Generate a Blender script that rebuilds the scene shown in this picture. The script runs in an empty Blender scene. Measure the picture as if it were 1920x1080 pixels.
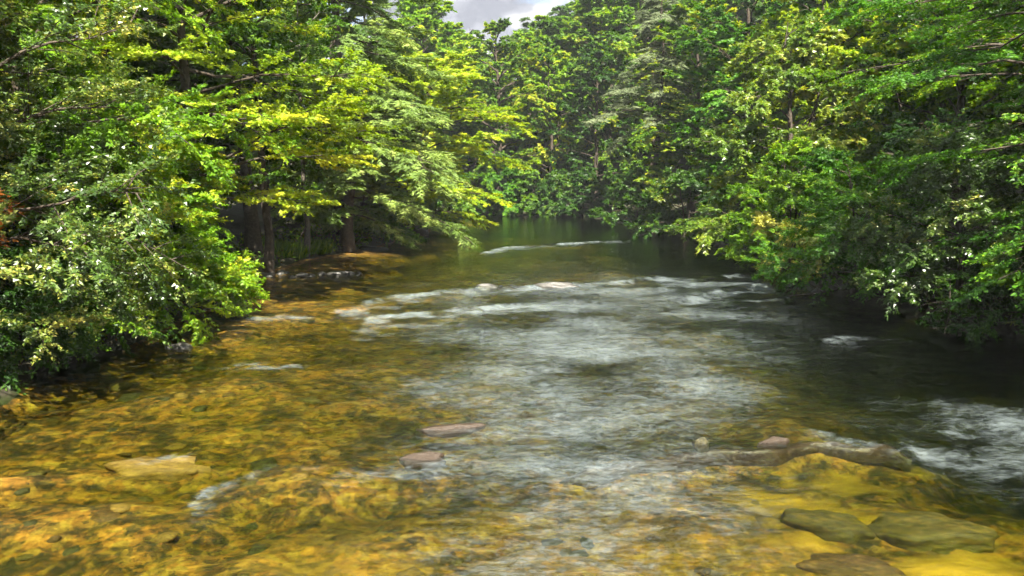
import bpy, math, random
import numpy as np
from mathutils import Vector, Matrix

SC = bpy.context.scene
COL = SC.collection
R = math.radians

# ------------------------------------------------------------------ camera
F_PX, CAM_H, PITCH = 1390.0, 4.5, math.atan(215 / 1390.0)
cam = bpy.data.cameras.new('camera'); camo = bpy.data.objects.new('camera', cam)
COL.objects.link(camo); SC.camera = camo
cam.sensor_width = 36.0; cam.lens = 36.0 * F_PX / 1920.0
cam.clip_start = 0.1; cam.clip_end = 3000
camo.location = (0, 0, CAM_H); camo.rotation_euler = (math.pi / 2 - PITCH, 0, 0)

# ------------------------------------------------------------------ sky and sun
SUN_DIR = Vector((0.13, -0.60, 0.79)).normalized()      # from the scene towards the sun
sun_el = math.asin(SUN_DIR.z); sun_az = math.atan2(SUN_DIR.x, SUN_DIR.y)
sl = bpy.data.lights.new('sun', 'SUN'); so = bpy.data.objects.new('sun', sl); COL.objects.link(so)
sl.energy = 5.0; sl.angle = R(0.5); sl.color = (1.0, 0.93, 0.80)
so.rotation_euler = SUN_DIR.to_track_quat('Z', 'Y').to_euler()
W = bpy.data.worlds.new('World'); SC.world = W; W.use_nodes = True
nt = W.node_tree; nt.nodes.clear()
def N(nt, t, **kw):
    n = nt.nodes.new(t)
    for k, v in kw.items():
        if k.startswith('i_'):
            n.inputs[k[2:].replace('_', ' ')].default_value = v
        else:
            setattr(n, k, v)
    return n
def ramp(nt, stops, interp='LINEAR'):
    n = nt.nodes.new('ShaderNodeValToRGB'); cr = n.color_ramp; cr.interpolation = interp
    while len(cr.elements) < len(stops): cr.elements.new(0.5)
    for e, (p, c) in zip(cr.elements, stops):
        e.position = p; e.color = (c, c, c, 1) if isinstance(c, (int, float)) else (*c, 1)
    return n
sky = N(nt, 'ShaderNodeTexSky', sky_type='NISHITA', sun_disc=False, sun_elevation=sun_el, sun_rotation=sun_az)
tc = N(nt, 'ShaderNodeTexCoord')
mp = N(nt, 'ShaderNodeMapping'); mp.inputs['Scale'].default_value = (1, 1, 2.2); mp.inputs['Location'].default_value = (0.37, 0.1, 0.2)
n1 = N(nt, 'ShaderNodeTexNoise', i_Scale=7.0, i_Detail=8.0, i_Roughness=0.55)
n2 = N(nt, 'ShaderNodeTexNoise', i_Scale=18.0, i_Detail=6.0, i_Roughness=0.5)
cov = ramp(nt, [(0.36, 0.0), (0.47, 1.0)])
ccol = ramp(nt, [(0.38, (2.0, 2.1, 2.5)), (0.5, (2.9, 3.0, 3.4)), (0.60, (4.8, 4.75, 4.8))])
mix = N(nt, 'ShaderNodeMix', data_type='RGBA')
bg = N(nt, 'ShaderNodeBackground', i_Strength=0.05); out = N(nt, 'ShaderNodeOutputWorld')
nt.links.new(tc.outputs['Generated'], mp.inputs['Vector'])
for n in (n1, n2): nt.links.new(mp.outputs[0], n.inputs['Vector'])
nt.links.new(n1.outputs['Fac'], cov.inputs[0]); nt.links.new(n2.outputs['Fac'], ccol.inputs[0])
nt.links.new(cov.outputs[0], mix.inputs[0]); nt.links.new(sky.outputs[0], mix.inputs[6]); nt.links.new(ccol.outputs[0], mix.inputs[7])
nt.links.new(mix.outputs[2], bg.inputs[0]); nt.links.new(bg.outputs[0], out.inputs[0])

SC.view_settings.view_transform = 'Standard'; SC.view_settings.look = 'None'
SC.view_settings.gamma = 1; SC.view_settings.use_curve_mapping = False
SC.view_settings.exposure = 2.2
cy = SC.cycles
cy.use_adaptive_sampling = True; cy.adaptive_threshold = .03; cy.adaptive_min_samples = 16
cy.max_bounces = 5; cy.diffuse_bounces = 3; cy.glossy_bounces = 2; cy.transmission_bounces = 3
cy.transparent_max_bounces = 6; cy.use_denoising = True; cy.sample_clamp_indirect = 4.0
cy.volume_bounces = 0; cy.caustics_reflective = False; cy.caustics_refractive = False

# ------------------------------------------------------------------ helpers
def unproject(px, py, z=0.0):
    a = (px - 960) / F_PX; b = (540 - py) / F_PX
    cp, sp = math.cos(PITCH), math.sin(PITCH)
    d = Vector((a, cp + b * sp, -sp + b * cp))
    t = (z - CAM_H) / d.z
    return Vector((a * t, d.y * t, z))
def xz(px, depth):                      # X of a column of the photograph at a given distance
    return (px - 960) / F_PX * depth * 1.02

_tabs = {}
def vnoise(x, y, seed=0):
    if seed not in _tabs: _tabs[seed] = np.random.RandomState(seed + 11).rand(256, 256)
    T = _tabs[seed]
    xi = np.floor(x).astype(int); yi = np.floor(y).astype(int)
    fx = x - xi; fy = y - yi
    fx = fx * fx * fx * (fx * (fx * 6 - 15) + 10); fy = fy * fy * fy * (fy * (fy * 6 - 15) + 10)
    a = T[xi & 255, yi & 255]; b = T[(xi + 1) & 255, yi & 255]; c = T[xi & 255, (yi + 1) & 255]; d = T[(xi + 1) & 255, (yi + 1) & 255]
    return (a * (1 - fx) + b * fx) * (1 - fy) + (c * (1 - fx) + d * fx) * fy - 0.5
def fbm(x, y, seed=0, octs=4, gain=0.5):
    s = 0; a = 1.0
    for o in range(octs):
        s = s + a * vnoise(x * 2 ** o + 17.3 * o, y * 2 ** o - 9.1 * o, seed + o); a *= gain
    return s
def smooth(a, b, x):
    t = np.clip((x - a) / (b - a), 0, 1); return t * t * (3 - 2 * t)

def mesh_np(name, V, Fc, mat=None, smooth_shade=False, attrs=None):
    me = bpy.data.meshes.new(name)
    V = np.asarray(V, np.float32); Fc = np.asarray(Fc, np.int32); k = Fc.shape[1]
    me.vertices.add(len(V)); me.vertices.foreach_set('co', V.ravel())
    me.loops.add(Fc.size); me.loops.foreach_set('vertex_index', Fc.ravel())
    me.polygons.add(len(Fc)); me.polygons.foreach_set('loop_start', np.arange(0, Fc.size, k, dtype=np.int32))
    me.polygons.foreach_set('use_smooth', np.full(len(Fc), bool(smooth_shade)))
    for an, av in (attrs or {}).items():
        me.attributes.new(an, 'FLOAT', 'POINT').data.foreach_set('value', np.asarray(av, np.float32))
    me.update(calc_edges=True)
    if mat: me.materials.append(mat)
    return me
def link(name, data, parent=None, loc=None, **props):
    o = bpy.data.objects.new(name, data); COL.objects.link(o)
    if parent: o.parent = parent
    if loc is not None: o.location = loc
    for k, v in props.items(): o[k] = v
    return o
def thing(name, label, cat, loc, rz=0, group=None, scale=1.0):
    o = link(name, None, loc=loc, label=label, category=cat)
    o.rotation_euler.z = rz; o.scale = (scale,) * 3; o.empty_display_size = 0.3
    if group: o['group'] = group
    return o

class Geo:
    def __init__(self): self.V, self.F, self.n = [], [], 0
    def tube(self, P, rad, sides=5):
        P = np.asarray(P, float); k = len(P)
        T = np.gradient(P, axis=0); T /= np.linalg.norm(T, axis=1)[:, None] + 1e-9
        ref = np.array([0, 0, 1.0]) if abs(T[0, 2]) < 0.8 else np.array([1.0, 0, 0])
        A = np.cross(T, ref); A /= np.linalg.norm(A, axis=1)[:, None] + 1e-9
        B = np.cross(T, A)
        th = np.arange(sides) * 2 * math.pi / sides
        ring = P[:, None] + np.asarray(rad)[:, None, None] * (np.cos(th)[None, :, None] * A[:, None] + np.sin(th)[None, :, None] * B[:, None])
        i = np.arange(k - 1)[:, None] * sides; j = np.arange(sides)[None]; j2 = (j + 1) % sides
        f = np.stack([i + j, i + j2, i + sides + j2, i + sides + j], -1).reshape(-1, 4)
        self.V.append(ring.reshape(-1, 3)); self.F.append(f + self.n); self.n += k * sides
    def mesh(self, name, mat):
        return mesh_np(name, np.concatenate(self.V), np.concatenate(self.F), mat, True)

# ------------------------------------------------------------------ materials
def new_mat(name):
    m = bpy.data.materials.new(name); m.use_nodes = True; m.node_tree.nodes.clear()
    return m, m.node_tree
def leaf_mat(name, cols, rough=0.5, trans=0.45, spec=0.35, tcol=None):
    m, t = new_mat(name)
    at = N(t, 'ShaderNodeAttribute', attribute_name='tint')
    cr = ramp(t, [(p, (c[0] * 1.6, c[1] * 1.38, c[2] * .85)) for p, c in cols])
    pr = N(t, 'ShaderNodeBsdfPrincipled', i_Roughness=rough); pr.inputs['Specular IOR Level'].default_value = spec
    tr = N(t, 'ShaderNodeBsdfTranslucent')
    mu = N(t, 'ShaderNodeMix', data_type='RGBA', blend_type='MULTIPLY'); mu.inputs[0].default_value = 1
    mu.inputs[7].default_value = (*(tcol or (1.75, 1.6, 0.45)), 1)
    mx = N(t, 'ShaderNodeMixShader'); mx.inputs[0].default_value = trans
    o = N(t, 'ShaderNodeOutputMaterial')
    L = t.links.new
    L(at.outputs['Fac'], cr.inputs[0]); L(cr.outputs[0], pr.inputs['Base Color']); L(cr.outputs[0], mu.inputs[6])
    L(mu.outputs[2], tr.inputs[0]); L(pr.outputs[0], mx.inputs[1]); L(tr.outputs[0], mx.inputs[2]); L(mx.outputs[0], o.inputs[0])
    return m
LM = {
 'green':  leaf_mat('leaf green',  [(0, (.020, .060, .008)), (.45, (.045, .125, .012)), (.8, (.10, .20, .016)), (1, (.20, .26, .03))]),
 'bright': leaf_mat('leaf bright', [(0, (.030, .090, .008)), (.45, (.075, .19, .012)), (.8, (.15, .27, .02)), (1, (.26, .32, .03))]),
 'yellow': leaf_mat('leaf yellow green', [(0, (.055, .11, .008)), (.4, (.115, .22, .012)), (.75, (.20, .30, .02)), (1, (.28, .34, .04))]),
 'laurel': leaf_mat('leaf laurel glossy', [(0, (.018, .050, .010)), (.5, (.045, .105, .018)), (.8, (.13, .19, .045)), (1, (.26, .28, .09))], rough=0.38, trans=.32, spec=1.0),
 'laurel_y': leaf_mat('leaf laurel yellow', [(0, (.03, .075, .010)), (.4, (.070, .15, .018)), (.8, (.15, .22, .035)), (1, (.24, .28, .07))], rough=0.36, trans=.38, spec=.7),
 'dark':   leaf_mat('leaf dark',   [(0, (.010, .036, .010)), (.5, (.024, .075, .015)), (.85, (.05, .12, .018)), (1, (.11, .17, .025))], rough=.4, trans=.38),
 'emerald': leaf_mat('leaf emerald', [(0, (.018, .072, .010)), (.45, (.045, .15, .013)), (.8, (.10, .22, .018)), (1, (.19, .29, .03))], trans=.38),
 'hemlock': leaf_mat('needles grey green', [(0, (.040, .085, .022)), (.5, (.085, .16, .045)), (.85, (.15, .235, .075)), (1, (.21, .29, .11))], rough=.6, trans=.25, tcol=(1.3, 1.3, .6)),
 'hem_dark': leaf_mat('needles deep green', [(0, (.016, .048, .012)), (.5, (.036, .090, .020)), (1, (.09, .15, .03))], rough=.55, trans=.2),
 'grey':   leaf_mat('lichen grey twigs', [(0, (.040, .065, .045)), (.5, (.075, .115, .085)), (1, (.125, .175, .14))], rough=.8, trans=.1, tcol=(1, 1, 1)),
 'russet': leaf_mat('leaf russet', [(0, (.07, .025, .008)), (.5, (.14, .05, .012)), (1, (.22, .12, .03))]),
 'grass':  leaf_mat('grass blades', [(0, (.03, .08, .008)), (.5, (.07, .16, .015)), (1, (.18, .26, .03))]),
 'litter': leaf_mat('dead leaves', [(0, (.05, .03, .012)), (.5, (.12, .065, .025)), (1, (.22, .13, .05))], rough=.8, trans=.05),
}
def rock_mat(name, c1, c2, c3, scale=6.0, rough=0.6):
    m, t = new_mat(name); L = t.links.new
    co = N(t, 'ShaderNodeTexCoord'); n = N(t, 'ShaderNodeTexNoise', i_Scale=scale, i_Detail=8.0, i_Roughness=.65)
    oi = N(t, 'ShaderNodeObjectInfo'); ad = N(t, 'ShaderNodeVectorMath', operation='ADD')
    L(co.outputs['Object'], ad.inputs[0]); L(oi.outputs['Random'], ad.inputs[1]); L(ad.outputs[0], n.inputs['Vector'])
    cr = ramp(t, [(.3, c1), (.5, c2), (.72, c3)]); L(n.outputs['Fac'], cr.inputs[0])
    p = N(t, 'ShaderNodeBsdfPrincipled', i_Roughness=rough); L(cr.outputs[0], p.inputs['Base Color'])
    b = N(t, 'ShaderNodeBump', i_Strength=.6, i_Distance=.03); L(n.outputs['Fac'], b.inputs['Height']); L(b.outputs[0], p.inputs['Normal'])
    o = N(t, 'ShaderNodeOutputMaterial'); L(p.outputs[0], o.inputs[0])
    return m
BARK = rock_mat('bark dark', (.018, .013, .009), (.045, .033, .022), (.09, .07, .045), 9, .85)
BARK_G = rock_mat('bark grey', (.05, .042, .032), (.11, .095, .075), (.19, .17, .13), 9, .85)
ROCK = rock_mat('rock wet grey', (.015, .015, .013), (.05, .048, .042), (.13, .12, .105), 9, .35)
ROCK_B = rock_mat('rock brown', (.010, .0065, .0035), (.035, .021, .011), (.10, .07, .042), 14, .4)
STONES = [rock_mat('stone olive', (.03, .027, .008), (.085, .066, .016), (.20, .135, .03), 4, .7),
          rock_mat('stone umber', (.025, .014, .004), (.075, .04, .011), (.18, .10, .025), 5, .7),
          rock_mat('stone ochre', (.09, .055, .013), (.2, .12, .026), (.32, .21, .05), 5, .7),
          rock_mat('stone dark', (.012, .014, .008), (.045, .042, .018), (.09, .08, .03), 3, .7)]

m, t = new_mat('forest floor'); L = t.links.new; GROUND = m
co = N(t, 'ShaderNodeTexCoord'); n = N(t, 'ShaderNodeTexNoise', i_Scale=1.3, i_Detail=10.0, i_Roughness=.7)
L(co.outputs['Object'], n.inputs['Vector'])
cr = ramp(t, [(.3, (.012, .011, .006)), (.5, (.035, .030, .014)), (.62, (.035, .055, .014)), (.75, (.10, .065, .03))]); L(n.outputs['Fac'], cr.inputs[0])
p = N(t, 'ShaderNodeBsdfPrincipled', i_Roughness=.9); L(cr.outputs[0], p.inputs['Base Color'])
b = N(t, 'ShaderNodeBump', i_Strength=1.0, i_Distance=.15); L(n.outputs['Fac'], b.inputs['Height']); L(b.outputs[0], p.inputs['Normal'])
o = N(t, 'ShaderNodeOutputMaterial'); L(p.outputs[0], o.inputs[0])

m, t = new_mat('river gravel'); L = t.links.new; BED = m
co = N(t, 'ShaderNodeTexCoord')
mp = N(t, 'ShaderNodeMapping'); mp.inputs['Scale'].default_value = (1.0, 1.0, 1.0)
L(co.outputs['Object'], mp.inputs[0])
nw = N(t, 'ShaderNodeTexNoise', i_Scale=3.0, i_Detail=3.0)
wv = N(t, 'ShaderNodeMix', data_type='VECTOR'); wv.inputs[0].default_value = .10
L(mp.outputs[0], nw.inputs['Vector']); L(mp.outputs[0], wv.inputs[4]); L(nw.outputs['Color'], wv.inputs[5])
vo = N(t, 'ShaderNodeTexVoronoi', i_Scale=6.5, i_Randomness=1.0)
vo2 = N(t, 'ShaderNodeTexVoronoi', i_Scale=17.0, i_Randomness=1.0)
for q in (vo, vo2): L(wv.outputs[1], q.inputs['Vector'])
na = N(t, 'ShaderNodeTexNoise', i_Scale=1.0, i_Detail=7.0, i_Roughness=.65)
nb = N(t, 'ShaderNodeTexNoise', i_Scale=5.0, i_Detail=5.0, i_Roughness=.6)
for q in (na, nb): L(mp.outputs[0], q.inputs['Vector'])
sx = N(t, 'ShaderNodeSeparateColor'); L(vo.outputs['Color'], sx.inputs[0])
sx2 = N(t, 'ShaderNodeSeparateColor'); L(vo2.outputs['Color'], sx2.inputs[0])
def mth(op, a, b):
    q = N(t, 'ShaderNodeMath', operation=op)
    for k_, v_ in enumerate((a, b)):
        if isinstance(v_, (int, float)): q.inputs[k_].default_value = v_
        else: L(v_, q.inputs[k_])
    return q.outputs[0]
mixv = mth('ADD', mth('MULTIPLY', sx.outputs[0], .13), mth('ADD', mth('MULTIPLY', sx2.outputs[0], .14), mth('ADD', mth('MULTIPLY', na.outputs['Fac'], .65), mth('MULTIPLY', nb.outputs['Fac'], .55))))
ca = ramp(t, [(.59, (.02, .015, .005)), (.68, (.07, .044, .010)), (.76, (.18, .098, .014)), (.85, (.30, .178, .026)), (.96, (.44, .285, .052))])
L(mixv, ca.inputs[0])
cc = ramp(t, [(.3, (.95, 1.0, .9)), (.75, (1.05, .84, .66))]); L(sx.outputs[1], cc.inputs[0])
m2 = N(t, 'ShaderNodeMix', data_type='RGBA', blend_type='MULTIPLY'); m2.inputs[0].default_value = 1
L(ca.outputs[0], m2.inputs[6]); L(cc.outputs[0], m2.inputs[7])
sa = N(t, 'ShaderNodeAttribute', attribute_name='sand')
ms = N(t, 'ShaderNodeMix', data_type='RGBA'); ms.inputs[7].default_value = (.46, .27, .028, 1)
L(sa.outputs['Fac'], ms.inputs[0]); L(m2.outputs[2], ms.inputs[6])
p = N(t, 'ShaderNodeBsdfPrincipled', i_Roughness=.8); L(ms.outputs[2], p.inputs['Base Color'])
b = N(t, 'ShaderNodeBump', i_Strength=.6, i_Distance=.06); L(nb.outputs['Fac'], b.inputs['Height']); L(b.outputs[0], p.inputs['Normal'])
o = N(t, 'ShaderNodeOutputMaterial'); L(p.outputs[0], o.inputs[0])

m, t = new_mat('river water'); L = t.links.new; WATER = m
co = N(t, 'ShaderNodeTexCoord')
mp = N(t, 'ShaderNodeMapping'); mp.inputs['Scale'].default_value = (1.0, 1.9, 1.0); mp.inputs['Rotation'].default_value = (0, 0, R(-8))
L(co.outputs['Object'], mp.inputs[0])
w1 = N(t, 'ShaderNodeTexNoise', i_Scale=3.4, i_Detail=5.0, i_Roughness=.6, i_Distortion=.5)
w2 = N(t, 'ShaderNodeTexNoise', i_Scale=13.0, i_Detail=5.0, i_Roughness=.65, i_Distortion=.6)
for q in (w1, w2): L(mp.outputs[0], q.inputs['Vector'])
ta = N(t, 'ShaderNodeAttribute', attribute_name='turb')
mr = N(t, 'ShaderNodeMath', operation='MULTIPLY_ADD'); mr.inputs[1].default_value = .75; mr.inputs[2].default_value = .02
L(ta.outputs['Fac'], mr.inputs[0])
b1 = N(t, 'ShaderNodeBump', i_Distance=.10); L(w1.outputs['Fac'], b1.inputs['Height']); L(mr.outputs[0], b1.inputs['Strength'])
b2 = N(t, 'ShaderNodeBump', i_Distance=.035); L(w2.outputs['Fac'], b2.inputs['Height']); L(mr.outputs[0], b2.inputs['Strength']); L(b1.outputs[0], b2.inputs['Normal'])
fr = N(t, 'ShaderNodeFresnel', i_IOR=1.33); L(b2.outputs[0], fr.inputs['Normal'])
gl = N(t, 'ShaderNodeBsdfGlossy', i_Roughness=.07); L(b2.outputs[0], gl.inputs['Normal'])
tr = N(t, 'ShaderNodeBsdfTransparent')
mx = N(t, 'ShaderNodeMixShader'); L(fr.outputs[0], mx.inputs[0]); L(tr.outputs[0], mx.inputs[1]); L(gl.outputs[0], mx.inputs[2])
# aerated white water, plus the sky reflection painted along mid river
fa = N(t, 'ShaderNodeAttribute', attribute_name='foam_sheen')
mpf = N(t, 'ShaderNodeMapping'); mpf.inputs['Scale'].default_value = (1.2, 2.6, 1.0); mpf.inputs['Rotation'].default_value = (0, 0, R(-6))
L(co.outputs['Object'], mpf.inputs[0])
f1 = N(t, 'ShaderNodeTexNoise', i_Scale=4.5, i_Detail=10.0, i_Roughness=.78, i_Distortion=.7); L(mpf.outputs[0], f1.inputs['Vector'])
fm = N(t, 'ShaderNodeMath', operation='ADD'); L(fa.outputs['Fac'], fm.inputs[0]); f2 = N(t, 'ShaderNodeTexNoise', i_Scale=1.3, i_Detail=4.0, i_Roughness=.6, i_Distortion=.4); L(mpf.outputs[0], f2.inputs['Vector'])
f3 = N(t, 'ShaderNodeMix', data_type='FLOAT'); f3.inputs[0].default_value = .30; L(f1.outputs['Fac'], f3.inputs[2]); L(f2.outputs['Fac'], f3.inputs[3])
L(f3.outputs[0], fm.inputs[1])
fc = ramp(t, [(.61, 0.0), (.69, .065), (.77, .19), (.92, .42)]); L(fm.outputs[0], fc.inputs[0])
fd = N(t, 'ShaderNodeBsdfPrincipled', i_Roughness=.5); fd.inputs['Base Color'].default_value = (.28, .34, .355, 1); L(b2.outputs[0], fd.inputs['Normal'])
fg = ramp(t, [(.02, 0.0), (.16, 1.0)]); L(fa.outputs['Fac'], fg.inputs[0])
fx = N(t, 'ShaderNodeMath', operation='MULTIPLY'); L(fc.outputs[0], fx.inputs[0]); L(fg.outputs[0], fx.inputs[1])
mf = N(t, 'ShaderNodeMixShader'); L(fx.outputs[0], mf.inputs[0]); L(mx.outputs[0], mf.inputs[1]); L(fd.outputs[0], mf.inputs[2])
va = N(t, 'ShaderNodeVolumeAbsorption', i_Density=1.45); va.inputs['Color'].default_value = (.52, .62, .08, 1)
o = N(t, 'ShaderNodeOutputMaterial'); L(mf.outputs[0], o.inputs['Surface']); L(va.outputs[0], o.inputs['Volume'])

# ------------------------------------------------------------------ terrain: banks, bed, hills
LB = np.array([(-30, -13.), (0, -12.), (9, -11.6), (15, -10.6), (19, -9.9), (23.6, -9.4), (28, -10.6), (32, -11), (38, -10.6), (43, -8.6), (50, -7.6), (58, -6.9), (69, -6.2), (73, -7.5), (77, -14), (80, -24), (84, -45), (90, -70), (400, -400)])
RB = np.array([(-30, 15.), (0, 14.5), (15, 14), (20, 13.4), (23.6, 12.6), (28, 11.6), (34, 12.2), (42, 12.9), (50, 12.6), (60, 10.6), (70, 9.8), (76, 8.5), (80, 4), (82, -4), (86, -12), (92, -26), (98, -44), (106, -70), (420, -400)])
def left_x(y): return np.interp(y, LB[:, 0], LB[:, 1])
def right_x(y): return np.interp(y, RB[:, 0], RB[:, 1])
def bank_dist(x, y):                     # >0 on land, <0 over water (rough metres)
    lx, rx = left_x(y), right_x(y)
    sl = np.where(y > 72, .28, 1.0); sr = np.where(y > 74, .34, 1.0)
    wob = fbm(x * .35 + 3, y * .35, 5, 3) * 1.1
    return np.maximum((lx - x) * sl, (x - rx) * sr) + wob
def ground_z(x, y):
    x = np.asarray(x, float); y = np.asarray(y, float)
    d = bank_dist(x, y)
    side = np.where(x > right_x(y), 1.0, 0.0)
    z = -1.6 + smooth(-1.4, .5, d) * 1.75 + smooth(.2, 3.0, d) * .55
    hill = np.clip(d - 4, 0, None)
    z = z + np.where(side > .5, .32, .24) * hill * smooth(0, 25, hill) + fbm(x * .25, y * .25, 9, 4) * .5 * smooth(.5, 4, d)
    far = np.clip(y - 88, 0, None)
    z = np.minimum(z, 26 + .25 * np.clip(x, 0, 90) + 3 * fbm(x * .03, y * .03, 3, 3))
    return z
def gz(x, y): return float(ground_z(np.array([x]), np.array([y]))[0])

def grid(xs, ys):
    X, Y = np.meshgrid(xs, ys); nx, ny = len(xs), len(ys)
    i = np.arange(ny - 1)[:, None] * nx + np.arange(nx - 1)[None]
    return X.ravel(), Y.ravel(), np.stack([i, i + 1, i + 1 + nx, i + nx], -1).reshape(-1, 4)
xs = np.concatenate([np.linspace(-300, -62, 16), np.linspace(-60, -20, 60), np.linspace(-19.6, 22, 90), np.linspace(23, 60, 50), np.linspace(62, 300, 16)])
ys = np.concatenate([np.linspace(-60, -3, 14), np.linspace(-2, 90, 120), np.linspace(91, 200, 60), np.linspace(205, 400, 12)])
X, Y, Fq = grid(xs, ys)
ground = link('ground', mesh_np('ground', np.stack([X, Y, ground_z(X, Y)], 1), Fq, GROUND, True), kind='structure')

def U(*pts): return np.array([unproject(a, b)[:2] for a, b in pts])
# ledges of rock across the river: (lip line, drop, foam length, foam strength, relief)
LEDGES = [
 (U((-80, 892), (120, 868), (250, 856), (372, 850)), .02, .25, .20, .025),
 (U((380, 935), (440, 905), (475, 888), (600, 893), (740, 872), (860, 866)), .03, .4, .22, .035),
 (U((1040, 868), (1130, 866), (1230, 852), (1310, 838), (1400, 836), (1530, 820), (1720, 832)), .03, .7, .19, .03),
 (U((1740, 850), (1800, 800), (1860, 795), (1960, 830)), .03, 1.2, .30, .05),
 (U((650, 577), (740, 553), (860, 545), (955, 536)), .05, 2.4, .33, .06),
 (U((965, 540), (1060, 534), (1160, 530), (1230, 520), (1310, 524), (1400, 516)), .05, 4.0, .37, .06),
 (U((700, 595), (850, 583), (960, 574), (1090, 566)), .04, 3.0, .40, .05),
 (U((1280, 566), (1350, 546), (1420, 538), (1490, 530)), .05, 3.0, .40, .07),
 (U((900, 474), (960, 463), (1040, 457), (1180, 450)), .03, 1.6, .34, .03),
 (U((1540, 640), (1600, 626), (1700, 634)), .03, 2.0, .17, .05),
 (U((430, 600), (520, 590), (600, 597)), .02, .9, .26, .04),
 (U((380, 690), (480, 688), (560, 683)), .01, .3, .28, .02),
]
def seg_field(x, y, P):
    """signed distance to a lip line, >0 on the downstream (camera) side, and how far beyond its ends"""
    best = np.full(x.shape, 1e9); sgn = np.zeros(x.shape)
    for a, b in zip(P[:-1], P[1:]):
        d = b - a; l2 = d @ d
        t = np.clip(((x - a[0]) * d[0] + (y - a[1]) * d[1]) / l2, 0, 1)
        qx, qy = a[0] + t * d[0] - x, a[1] + t * d[1] - y
        dist = np.hypot(qx, qy); m = dist < best
        best = np.where(m, dist, best)
        cr = d[0] * (y - a[1]) - d[1] * (x - a[0])
        sgn = np.where(m, np.where(cr > 0, -1.0, 1.0), sgn)
    return best * sgn
def water_fields(x, y):
    jx = x + fbm(x * 1.2, y * 1.2, 31, 3) * .5; jy = y + fbm(x * .8, y * .8, 37, 4) * .9
    z = np.zeros_like(x); foam_sheen = np.zeros_like(x)
    for P, drop, fl, fs, rel in LEDGES:
        s = seg_field(jx, jy, P); ends = smooth(0, .5, np.minimum(jx - P[:, 0].min() + .5, P[:, 0].max() + .5 - jx))
        near = np.exp(-(s / (3.0 + fl)) ** 2) * ends
        z += near * (rel * np.exp(-((s + .10) / .22) ** 2) - rel * .8 * np.exp(-((s - .30) / .30) ** 2) + rel * .5 * np.exp(-((s - .75) / .3) ** 2) - drop * smooth(0, .5, s) * np.exp(-np.clip(s, 0, None) / 2.0))
        pat = np.clip(.72 + 1.3 * fbm(x * .9, y * 1.6, 59, 3), .25, 1.15)
        foam_sheen = np.maximum(foam_sheen, pat * ends * fs * np.where(s > -.06, np.exp(-np.clip(s, 0, None) / fl), np.exp(s / .16)))
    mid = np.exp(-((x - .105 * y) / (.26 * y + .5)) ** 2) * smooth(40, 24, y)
    turb = np.clip(.30 + .7 * mid + foam_sheen, 0, 1.2) * smooth(58, 28, y) + .07
    shoreL = smooth(0, 2.5, x - left_x(y)); turb = turb * (.35 + .65 * shoreL)
    xx, yy = x + .35 * fbm(x * .5, y * .5, 41, 2), y
    z += turb * (.080 * fbm(xx * .8, yy * 1.7, 43, 3) + .050 * fbm(xx * 2.4, yy * 4.4, 47, 3))
    veil = mid * (.245 + .22 * fbm(x * .45, y * .6, 53, 4))  # sky-gap reflection painted in as whitish water, widening with distance
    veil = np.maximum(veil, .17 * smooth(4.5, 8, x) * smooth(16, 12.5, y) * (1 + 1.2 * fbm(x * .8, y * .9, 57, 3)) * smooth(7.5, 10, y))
    foam_sheen = np.maximum(foam_sheen, veil)
    return z, foam_sheen, turb
ys = np.concatenate([np.linspace(-25, 5, 16), 5.2 * (118 / 5.2) ** np.linspace(0, 1, 480)])
tt = np.linspace(0, 1, 240)
Yg = np.repeat(ys, len(tt))
lx, rx = left_x(ys) - 2.5 - np.where(ys > 72, 8, 0), right_x(ys) + 2.5 + np.where(ys > 74, 5, 0)
Xg = (lx[:, None] + (rx - lx)[:, None] * tt[None]).ravel()
i = np.arange(len(ys) - 1)[:, None] * len(tt) + np.arange(len(tt) - 1)[None]
Fw = np.stack([i, i + 1, i + 1 + len(tt), i + len(tt)], -1).reshape(-1, 4)
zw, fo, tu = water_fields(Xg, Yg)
nv = len(Xg); ny, nx = len(ys), len(tt)
# closed body: skirt down to a floor under the bed
edge = np.concatenate([np.arange(nx), np.arange(1, ny) * nx + nx - 1, (ny - 1) * nx + np.arange(nx - 2, -1, -1), np.arange(ny - 2, 0, -1) * nx])
Vw = np.concatenate([np.stack([Xg, Yg, zw], 1), np.stack([Xg[edge], Yg[edge], np.full(len(edge), -3.)], 1)])
k = len(edge); e2 = np.roll(np.arange(k), -1)
sk = np.stack([edge, nv + np.arange(k), nv + e2, edge[e2]], -1)
# floor rows (left skirt vertex to right skirt vertex of each row)
Lsk = np.concatenate([[0], (k - 1 - np.arange(ny - 2)), [nx + ny - 1 + nx - 2]])
Rsk = np.concatenate([[nx - 1], nx + np.arange(ny - 1)])
fl = np.stack([nv + Lsk[:-1], nv + Lsk[1:], nv + Rsk[1:], nv + Rsk[:-1]], -1)
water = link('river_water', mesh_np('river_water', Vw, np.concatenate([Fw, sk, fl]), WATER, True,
             {'foam_sheen': np.concatenate([fo, np.zeros(k)]), 'turb': np.concatenate([tu, np.zeros(k)])}), kind='structure')

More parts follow.
